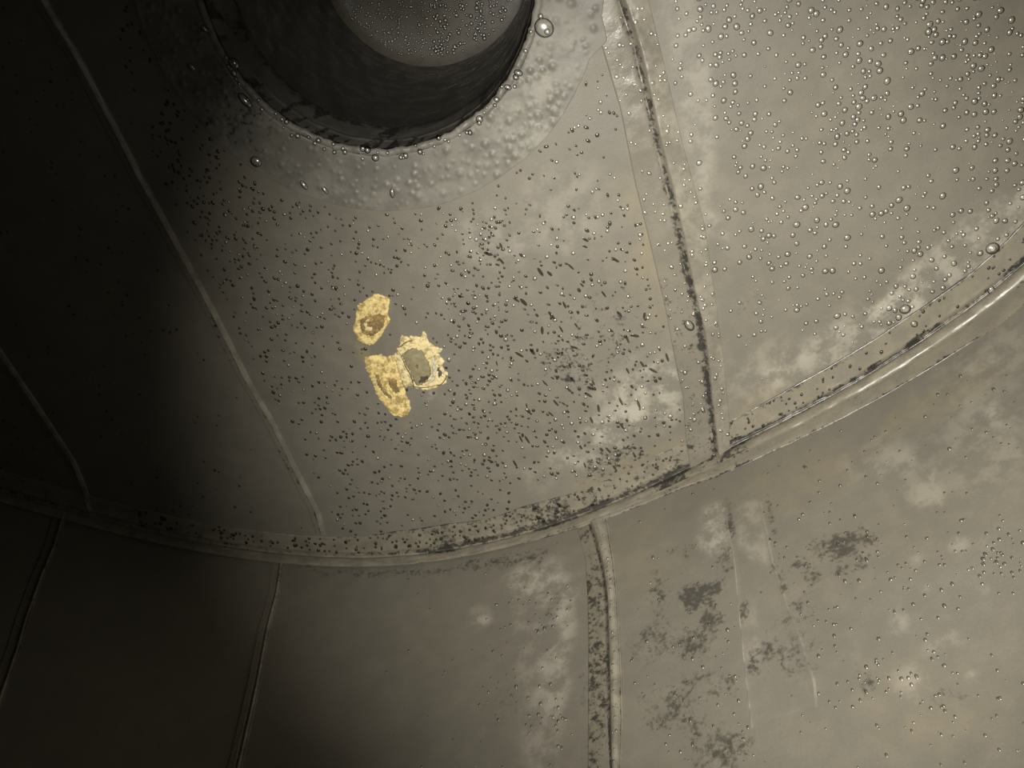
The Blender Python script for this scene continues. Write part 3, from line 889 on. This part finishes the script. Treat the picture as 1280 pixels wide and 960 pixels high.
# ------------------------------------------------------------------ water drops
def dome(nr=5, ns=12, tall=0.62):
    """unit drop hanging from z = 0 downwards, open where it sits on the lining"""
    V = []
    ang = np.linspace(math.radians(100), 0, nr + 1)      # contact a little past upright
    for a in ang[:-1]:
        t = np.linspace(0, 2 * math.pi, ns, endpoint=False)
        V.append(np.c_[math.sin(a) * np.cos(t), math.sin(a) * np.sin(t), np.full(ns, -(math.cos(a) - math.cos(math.radians(100))) * tall)])
    V = np.concatenate(V + [np.array([[0, 0, -(1 - math.cos(math.radians(100))) * tall]])])
    fs = []
    for r in range(nr - 1):
        for j in range(ns):
            fs.append([r * ns + j, r * ns + (j + 1) % ns, (r + 1) * ns + (j + 1) % ns, (r + 1) * ns + j])
    for j in range(ns):
        fs.append([(nr - 1) * ns + j, (nr - 1) * ns + (j + 1) % ns, nr * ns])
    return V, [f[::-1] for f in fs]
DV, DF = dome(5, 12)
DV2, DF2 = dome(9, 20)

PATCH_POLYS = [np.array(p) for p in (A_OUT, B_OUT, C_OUT)]
drops = []        # (px size, location, frame, scale, region)
def frame_ceil():
    return np.array([[1, 0, 0], [0, 1, 0], [0, 0, 1.0]]).T
def spin(a):
    return np.array([[math.cos(a), -math.sin(a), 0], [math.sin(a), math.cos(a), 0], [0, 0, 1.0]])

def add_ceiling_drop(px, py, d_px, region, elong=1.0, ang=None, tall=1.0, z=None):
    c = ceil_xy([(px, py)])[0]
    dist = math.sqrt(c[0] ** 2 + c[1] ** 2 + 1.0)
    r = d_px * 0.5 / F * dist
    a = random.uniform(0, math.pi) if ang is None else ang
    zz = float(ceil_z(c[0], c[1])) if z is None else z
    e = math.sqrt(elong)
    drops.append((d_px * e, np.array([c[0], c[1], zz + 0.0002]), spin(a), np.array([r * e, r / e, r * tall]), region))

def add_wall_drop(px, py, d_px, region, elong=1.0, tall=1.0):
    th, z = wall_tz([(px, py)])
    th = float(th[0]); z = float(z[0])
    ins = float(0.003 * (fbm(np.array([th * 6]), np.array([z * 5]), 2)[0] - 0.5) + 0.0012 * (fbm(np.array([th * 26]), np.array([z * 22]), 2)[0] - 0.5))
    p = wall_xyz(np.array([th]), np.array([z]), ins - 0.0002)[0]
    inward = np.array([-math.cos(th), -math.sin(th), 0.0])
    ez = -inward                       # drop's own +z points into the wall
    ex = np.array([0, 0, 1.0]); ey = np.cross(ez, ex)
    fr = np.stack([ex, ey, ez], 1)
    r = d_px * 0.5 / F * float(np.linalg.norm(p - np.array([0, 0, CAMZ])))
    e = math.sqrt(elong)
    drops.append((d_px * e, p, fr, np.array([r * e, r / e, r * tall]), region))

def s2_at(px, py, fn):
    c = ceil_xy([(px, py)])[0]
    return c[0] - fn(c[1])

def strip_h(px, py):
    """height of what covers the sheet at a ceiling point: seam strip"""
    c = ceil_xy([(px, py)])[0]
    return c

def sprinkle(n, region, xr, yr, accept, size, elong=(1.0, 1.3), ang=None, tall=(0.75, 1.1), mind=0.9):
    got = 0; tries = 0
    cell = {}
    while got < n and tries < n * 40:
        tries += 1
        px = random.uniform(*xr); py = random.uniform(*yr)
        pr = accept(px, py)
        if pr <= 0 or random.random() > pr:
            continue
        d = size()
        key = (int(px // 12), int(py // 12))
        ok = True
        for i in (-1, 0, 1):
            for j in (-1, 0, 1):
                for (qx, qy, qd) in cell.get((key[0] + i, key[1] + j), ()):
                    if math.hypot(px - qx, py - qy) < 0.5 * (d + qd) * mind + 0.6:
                        ok = False
        if not ok:
            continue
        cell.setdefault(key, []).append((px, py, d))
        a = None if ang is None else random.gauss(*ang)
        add_ceiling_drop(px, py, d, region, random.uniform(*elong), a, random.uniform(*tall))
        got += 1

def base_ok(px, py):
    c = ceil_xy([(px, py)])[0]
    if np.hypot(*(c - TC)) > RK(math.atan2(c[1] - TC[1], c[0] - TC[0])) - UW(math.atan2(c[1] - TC[1], c[0] - TC[0])) - 0.003:
        return None
    if np.hypot(*(c - NOZ)) < CR + 0.006:
        return None
    return c
def in_patch(px, py):
    for P in PATCH_POLYS:
        if P[:, 0].min() - 3 < px < P[:, 0].max() + 3 and P[:, 1].min() - 3 < py < P[:, 1].max() + 3:
            if poly_in(np.array([px]), np.array([py]), P, 3.0)[0] > 0.05:
                return True
    return False

def acc_right(px, py):
    c = base_ok(px, py)
    if c is None or c[0] < S2R(c[1]) + 0.004:
        return 0
    p = 1.0
    if c[0] < S2R(c[1]) + 0.05:
        p *= 0.45
    return p * (0.55 + 0.6 * float(sstep(0.35, 0.6, fbm(np.array([px / 60.]), np.array([py / 60.]), 2))[0]))
def acc_mid(px, py):
    c = base_ok(px, py)
    if c is None or c[0] > S2L(c[1]) - 0.004 or c[0] < S1(c[1]) + 0.02 or in_patch(px, py):
        return 0
    p = 1.0
    if px > 560 and py < 260:
        p = 0.4
    return p
def acc_left(px, py):
    c = base_ok(px, py)
    if c is None or c[0] > S1(c[1]) - 0.026:
        return 0
    return 0.6

def sz(lo, mode, hi):
    return lambda: random.triangular(lo, hi, mode)

sprinkle(2350, 'right', (840, 1560), (-420, 420), acc_right, sz(2.6, 4.2, 8.2), (1.0, 1.18), None, (0.8, 1.1))
sprinkle(330, 'right', (900, 1560), (-300, 480), acc_right, sz(1.6, 2.2, 3.2), (1.0, 1.2))
sprinkle(520, 'mid', (560, 860), (60, 600), acc_mid, sz(2.0, 3.1, 5.8), (1.0, 2.0), (math.radians(50), 0.45), (0.45, 1.0))
sprinkle(760, 'mid', (200, 640), (90, 672), acc_mid, sz(2.0, 3.0, 5.4), (1.0, 1.7), (math.radians(60), 0.5), (0.45, 1.0))
sprinkle(95, 'mid', (150, 330), (0, 330), acc_mid, sz(1.8, 2.6, 5.5), (1.0, 1.7), (math.radians(60), 0.5), (0.7, 1.0))
sprinkle(60, 'mid', (610, 860), (290, 590), acc_mid, sz(4.0, 5.5, 8.5), (2.4, 4.5), (math.radians(55), 0.3), (0.15, 0.3))
sprinkle(190, 'glint', (560, 860), (60, 600), acc_mid, sz(2.8, 3.8, 6.0), (1.0, 1.2), None, (0.8, 1.1))
sprinkle(150, 'glint', (230, 600), (230, 672), acc_mid, sz(2.2, 3.0, 4.6), (1.0, 1.2), None, (0.8, 1.1))
sprinkle(420, 'left', (-350, 400), (-250, 660), acc_left, sz(1.6, 2.2, 3.6), (1.0, 1.4))

# on the right seam strip and the collar, and on the corner strip
def strip_drops():
    for k in range(190):
        y = random.uniform(0.1, 0.66)
        u = random.uniform(-0.92, 0.92)
        if 0.16 < u + 0.28 < 0.5:
            continue
        l, c, r = float(S2L(y)), float(S2(y)), float(S2R(y))
        x = c + u * (c - l) if u < 0 else c + u * (r - c)
        h = float(np.interp(u, [-1, -0.995, -0.90, -0.2, -0.10, 0.02, 0.16, 0.35, 0.8, 0.995, 1.0], [0, 0.0016, 0.0018, 0.0015, 0.0002, 0.0022, 0.006, 0.0055, 0.003, 0.002, 0.0]))
        px, py = proj([(x, y, CEIL)])
        z = float(ceil_z(x, y)) - h
        d = random.triangular(2.4, 6.0, 3.4)
        add_ceiling_drop(float(px[0]), float(py[0]), d, 'seam', random.uniform(1, 1.5), None, random.uniform(0.7, 1), z)
strip_drops()
def corner_drops():
    for k in range(330):
        th = math.radians(random.uniform(34, 104))
        f = random.random()
        rr = RK(th) - UW(th) * (0.30 + 0.66 * f)
        x, y = TC[0] + rr * math.cos(th), TC[1] + rr * math.sin(th)
        px, py = proj([(x, y, CEIL)])
        if random.random() > (0.4 if px[0] > 1050 else 1.0):
            continue
        add_ceiling_drop(float(px[0]), float(py[0]), random.triangular(2.0, 5.0, 2.8), 'corner', random.uniform(1, 1.6), math.radians(90), random.uniform(0.7, 1), CEIL - 0.0024)
corner_drops()

# wall: clusters on the right sheet, few elsewhere
def wall_drops():
    cl = [(1090,855,26,26),(1065,690,45,26),(1200,700,60,30),(1150,720,40,26),(1260,700,24,40),(1130,800,60,14),(1000,760,60,16),(880,760,70,16),(900,880,70,24),(1100,580,60,12),
          (1040,590,30,8),(1250,530,30,14),(1180,500,40,8),(1215,860,50,12),(1010,860,70,14),(960,690,22,10),(830,850,40,18),(1150,870,40,18),(690,760,30,26),(660,860,40,30),(700,900,20,20),(610,740,30,8)]
    for cx, cy, s, n in cl:
        for k in range(n):
            px = random.gauss(cx, s); py = random.gauss(cy, s * 0.8)
            if not (600 < px < 1600 and py < 1250):
                continue
            if 715 < px < 785:
                continue
            th, z = wall_tz([(px, py)])
            if z[0] > CEIL - LD(th[0]) - 0.006:
                continue
            add_wall_drop(px, py, random.triangular(1.8, 5.6, 2.8), 'wall', random.uniform(1, 1.9), random.uniform(0.6, 1))
    for k in range(620):
        px = random.uniform(480, 1560); py = random.uniform(300, 1260)
        if 715 < px < 785:
            continue
        th, z = wall_tz([(px, py)])
        if z[0] > CEIL - LD(th[0]) - 0.006:
            continue
        add_wall_drop(px, py, random.triangular(1.6, 4.4, 2.4), 'wall', random.uniform(1, 1.9), random.uniform(0.6, 1))
wall_drops()
def wall_seam_drops():
    for C, R, n, top, h in ((W1, off(W1, -0.005), 34, 2.57, 0.006), (W0, off(W0, -0.005), 10, 2.58, 0.006), (W2, W2R, 46, 2.56, 0.008)):
        for k in range(n):
            z = random.uniform(2.12, top)
            u = random.uniform(0.25, 0.65)
            th = float(C(z) + u * (R(z) - C(z)))
            p = wall_xyz(np.array([th]), np.array([z]), h * 0.95)[0]
            px, py = proj([p])
            add_wall_drop(float(px[0]), float(py[0]), random.triangular(1.6, 3.6, 2.2), 'wall', random.uniform(1, 1.6), 1.0)
            drops[-1] = drops[-1][:1] + (p,) + drops[-1][2:]
wall_seam_drops()

# end cover of the nozzle
def cover_drops():
    for k in range(1700):
        a = random.uniform(0, 2 * math.pi); rr = (NR - 0.02) * math.sqrt(random.random())
        x, y = NOZ[0] + rr * math.cos(a), NOZ[1] + rr * math.sin(a)
        z = CEIL + BD - 0.0068
        px, py = proj([(x, y, z)])
        right = px[0] > 540
        d = random.triangular(1.8, 5.6 if right else 3.8, 3.0 if right else 2.4)
        r = d * 0.5 / F * 1.6
        drops.append((d, np.array([x, y, z]), spin(random.uniform(0, 3)), np.array([r, r, r * 1.2]), 'cover'))
cover_drops()

# collar: small drops near the lip, named big ones below
def lip_drops():
    for k in range(56):
        px0 = 262 + (684 - 262) * k / 55.0 + random.uniform(-8, 8)
        # angle on the rim whose picture x is px0, lower half
        best = None
        for a in np.linspace(0.0, math.pi, 200):
            x, y = NOZ[0] + (NR - 0.001) * math.cos(a), NOZ[1] + (NR - 0.001) * math.sin(a)
            q, _ = proj([(x, y, CEIL)])
            if best is None or abs(q[0] - px0) < best[0]:
                best = (abs(q[0] - px0), a)
        a = best[1]
        rr = NR + random.uniform(-0.004, 0.010)
        r = random.triangular(0.0014, 0.0050, 0.0020)
        drops.append((r * 2 * F, np.array([NOZ[0] + rr * math.cos(a), NOZ[1] + rr * math.sin(a), CEIL - 0.0062]), spin(a), np.array([r, r * random.uniform(.8, 1.1), r * random.uniform(1.0, 1.7)]), 'lip'))
lip_drops()

def zone(rg, p):
    """(what the drop is, where it is) in words one can find in the scene"""
    px, py = proj([p]); px, py = float(px[0]), float(py[0])
    if rg == 'right':
        c = p[:2]
        if c[0] < S2R(c[1]) + 0.07:
            return 'clear round water drop', 'on the bright ceiling sheet close beside the right seam'
        if np.hypot(*(c - TC)) > RK(math.atan2(c[1] - TC[1], c[0] - TC[0])) - UW(0.7) - 0.09:
            return 'clear round water drop', 'on the pale band by the corner strip'
        return 'clear round water drop', 'on the open middle of the bright ceiling sheet' if py > 150 else 'on the dimming top of the right ceiling sheet'
    if rg in ('mid', 'glint'):
        n = 'dark water drop' if rg == 'mid' else 'glinting clear water drop'
        if px < 430:
            return n, 'on the ceiling between the left seam and the yellow patches'
        if px < 570:
            return n, 'on the ceiling above the yellow patches' if py < 420 else 'on the ceiling below the yellow patches'
        if py < 300:
            return n, 'on the ceiling between the nozzle collar and the right seam'
        return n, 'on the ceiling between the yellow patches and the right seam' if px < 720 else 'on the streaky ceiling just left of the right seam'
    if rg == 'seam':
        return 'water drop clinging', ('to the upper half of' if py < 280 else 'to the lower half of') + ' the raised right ceiling seam'
    if rg == 'corner':
        return 'dark water drop', 'on the corner strip ' + ('left' if px < 890 else 'right') + ' of the right ceiling seam'
    if rg == 'wall':
        if px < 720:
            return 'small water drop', 'on the wall sheet left of the wall seam'
        if px < 1000:
            return 'small water drop', 'on the mould spotted wall right of the wall seam'
        return 'small water drop', 'on the clean bright wall ' + ('just below the corner strip' if py < 640 else 'far below the corner strip')
    if rg == 'cover':
        return 'small glinting water drop', 'on the end cover inside the nozzle'
    if rg == 'lip':
        return 'water drop hanging', 'from the ' + ('dim left' if px < 400 else 'lower' if px < 580 else 'bright right') + ' lip of the nozzle'
    return 'tiny water drop', 'on the dark ceiling sheet beyond the left seam'
def drop_mesh(mat):
    me = bpy.data.meshes.new('water_drop')
    me.from_pydata(DV2.tolist(), [], DF2)
    me.polygons.foreach_set('use_smooth', np.ones(len(me.polygons), bool))
    me.materials.append(mat)
    return me
drop_me, murky_me = drop_mesh(M_WATER), drop_mesh(M_MURKY)
MURKY = ('mid', 'left', 'corner')

def single_drop(loc, fr, sc, label, group=None, murky=False):
    o = bpy.data.objects.new('water_drop', murky_me if murky else drop_me)
    COL.objects.link(o)
    m = Matrix.Identity(4)
    for i in range(3):
        for j in range(3):
            m[i][j] = fr[i][j] * sc[j]
    m.translation = Vector(loc)
    o.matrix_world = m
    tag(o, label, 'drop', group)
    return o

# large drops one can point to
def named_drop(px, py, d_px, label, h=0.0045, elong=1.0, ang=0.0, tall=1.0):
    c = ceil_xy([(px, py)])[0]
    r = d_px * 0.5 / F * math.sqrt(c @ c + 1.0)
    e = math.sqrt(elong)
    z = float(ceil_z(c[0], c[1])) - h
    return single_drop((c[0], c[1], z), spin(ang), (r * e, r / e, r * tall), label)
NAMED = [
    (680, 34, 22, 'largest clear water drop, on the bright right side of the nozzle collar', 0.0045, 1.15, 0.6, 0.8),
    (684, 38, 7, 'small dark drop hanging off the largest drop on the collar', 0.012, 1, 0, 1.0),
    (491, 240, 9, 'upright double water drop on the lowest part of the nozzle collar', 0.0045, 2.0, 1.57, 1.1),
    (381, 230, 9, 'slanted long drop on the lower left of the nozzle collar', 0.0045, 2.0, 1.0, 1.0),
    (407, 236, 8, 'thin slanted drop beside the long drop on the lower collar', 0.0045, 2.2, 1.0, 1.0),
    (321, 201, 13, 'wide dark drop at the outer left edge of the nozzle collar', 0.0035, 1.1, 0.5, 0.9),
    (308, 124, 14, 'long glinting drop at the left lip of the nozzle', 0.0055, 2.0, 0.9, 1.1),
    (294, 78, 12, 'round glinting drop above the long one at the left nozzle lip', 0.0055, 1.2, 0.9, 1.1),
    (241, 83, 8, 'lone dark drop on the dim left part of the collar', 0.004, 1.2, 0.9, 1.0),
    (648, 90, 9, 'curved hanging drop highest on the right nozzle lip', 0.0055, 1.5, 0.3, 1.3),
    (635, 108, 8, 'second hanging drop down the right nozzle lip', 0.0055, 1.4, 0.3, 1.3),
    (621, 123, 7, 'third hanging drop down the right nozzle lip', 0.0055, 1.2, 0.3, 1.3),
    (1131, 386, 12, 'large drop on the upper edge of the corner strip left of its twin', 0.001, 1.1, 0.0, 1.0),
    (1240, 310, 14, 'large drop on the upper edge of the corner strip at its bright end', 0.001, 1.1, 0.0, 1.0),
    (1142, 404, 8, 'dark drop just under the edge of the corner strip', 0.0026, 1.2, 0.7, 1.0),
    (1238, 362, 9, 'dark drop on the flat of the corner strip near the bead highlight', 0.0026, 1.4, 1.2, 1.0),
    (861, 405, 13, 'large pale drop on the right ceiling seam strip', 0.0026, 1.5, 0.9, 1.0),
]
for a in NAMED:
    named_drop(*a)
NLIM = 300 - len(NAMED)

caps = {'cover': 36, 'wall': 40, 'corner': 16, 'seam': 30, 'left': 0, 'mid': 50, 'glint': 36, 'right': 100, 'lip': 36}
order = sorted(range(len(drops)), key=lambda i: -drops[i][0])
single = set(); cnt = {}
for i in order:
    rg = drops[i][4]
    qx, qy = proj([drops[i][1]])
    if not (2 < qx[0] < 1278 and 2 < qy[0] < 958):
        continue
    if len(single) < NLIM and cnt.get(rg, 0) < caps[rg]:
        cnt[rg] = cnt.get(rg, 0) + 1
        single.add(i)
seen_zone = set()
for i in [k for k in order if k in single]:          # largest first: the first of each zone is its largest
    d, p, fr, sc, rg = drops[i]
    what, where = zone(rg, p)
    label = what + ' ' + where
    if label not in seen_zone:
        seen_zone.add(label)
        label = 'largest ' + label
    single_drop(p, fr, sc, label, what.replace('drop', 'drops', 1) + ' ' + where, murky=rg in MURKY)

rest = [d for i, d in enumerate(drops) if i not in single]
nv = len(DV)
VV = np.concatenate([(DV * d[3]) @ d[2].T + d[1] for d in rest])
FF = []
for k in range(len(rest)):
    o = k * nv
    FF.extend([[i + o for i in f] for f in DF])
st = mesh_obj('water_droplets', VV, FF, M_WATER)
st.data.materials.append(M_MURKY)
st.data.polygons.foreach_set('material_index', np.repeat(np.array([1 if d[4] in MURKY else 0 for d in rest], dtype=np.int32), len(DF)))
tag(st, 'countless tiny water droplets beaded over ceiling, seams, wall and nozzle', 'droplets', kind='stuff')
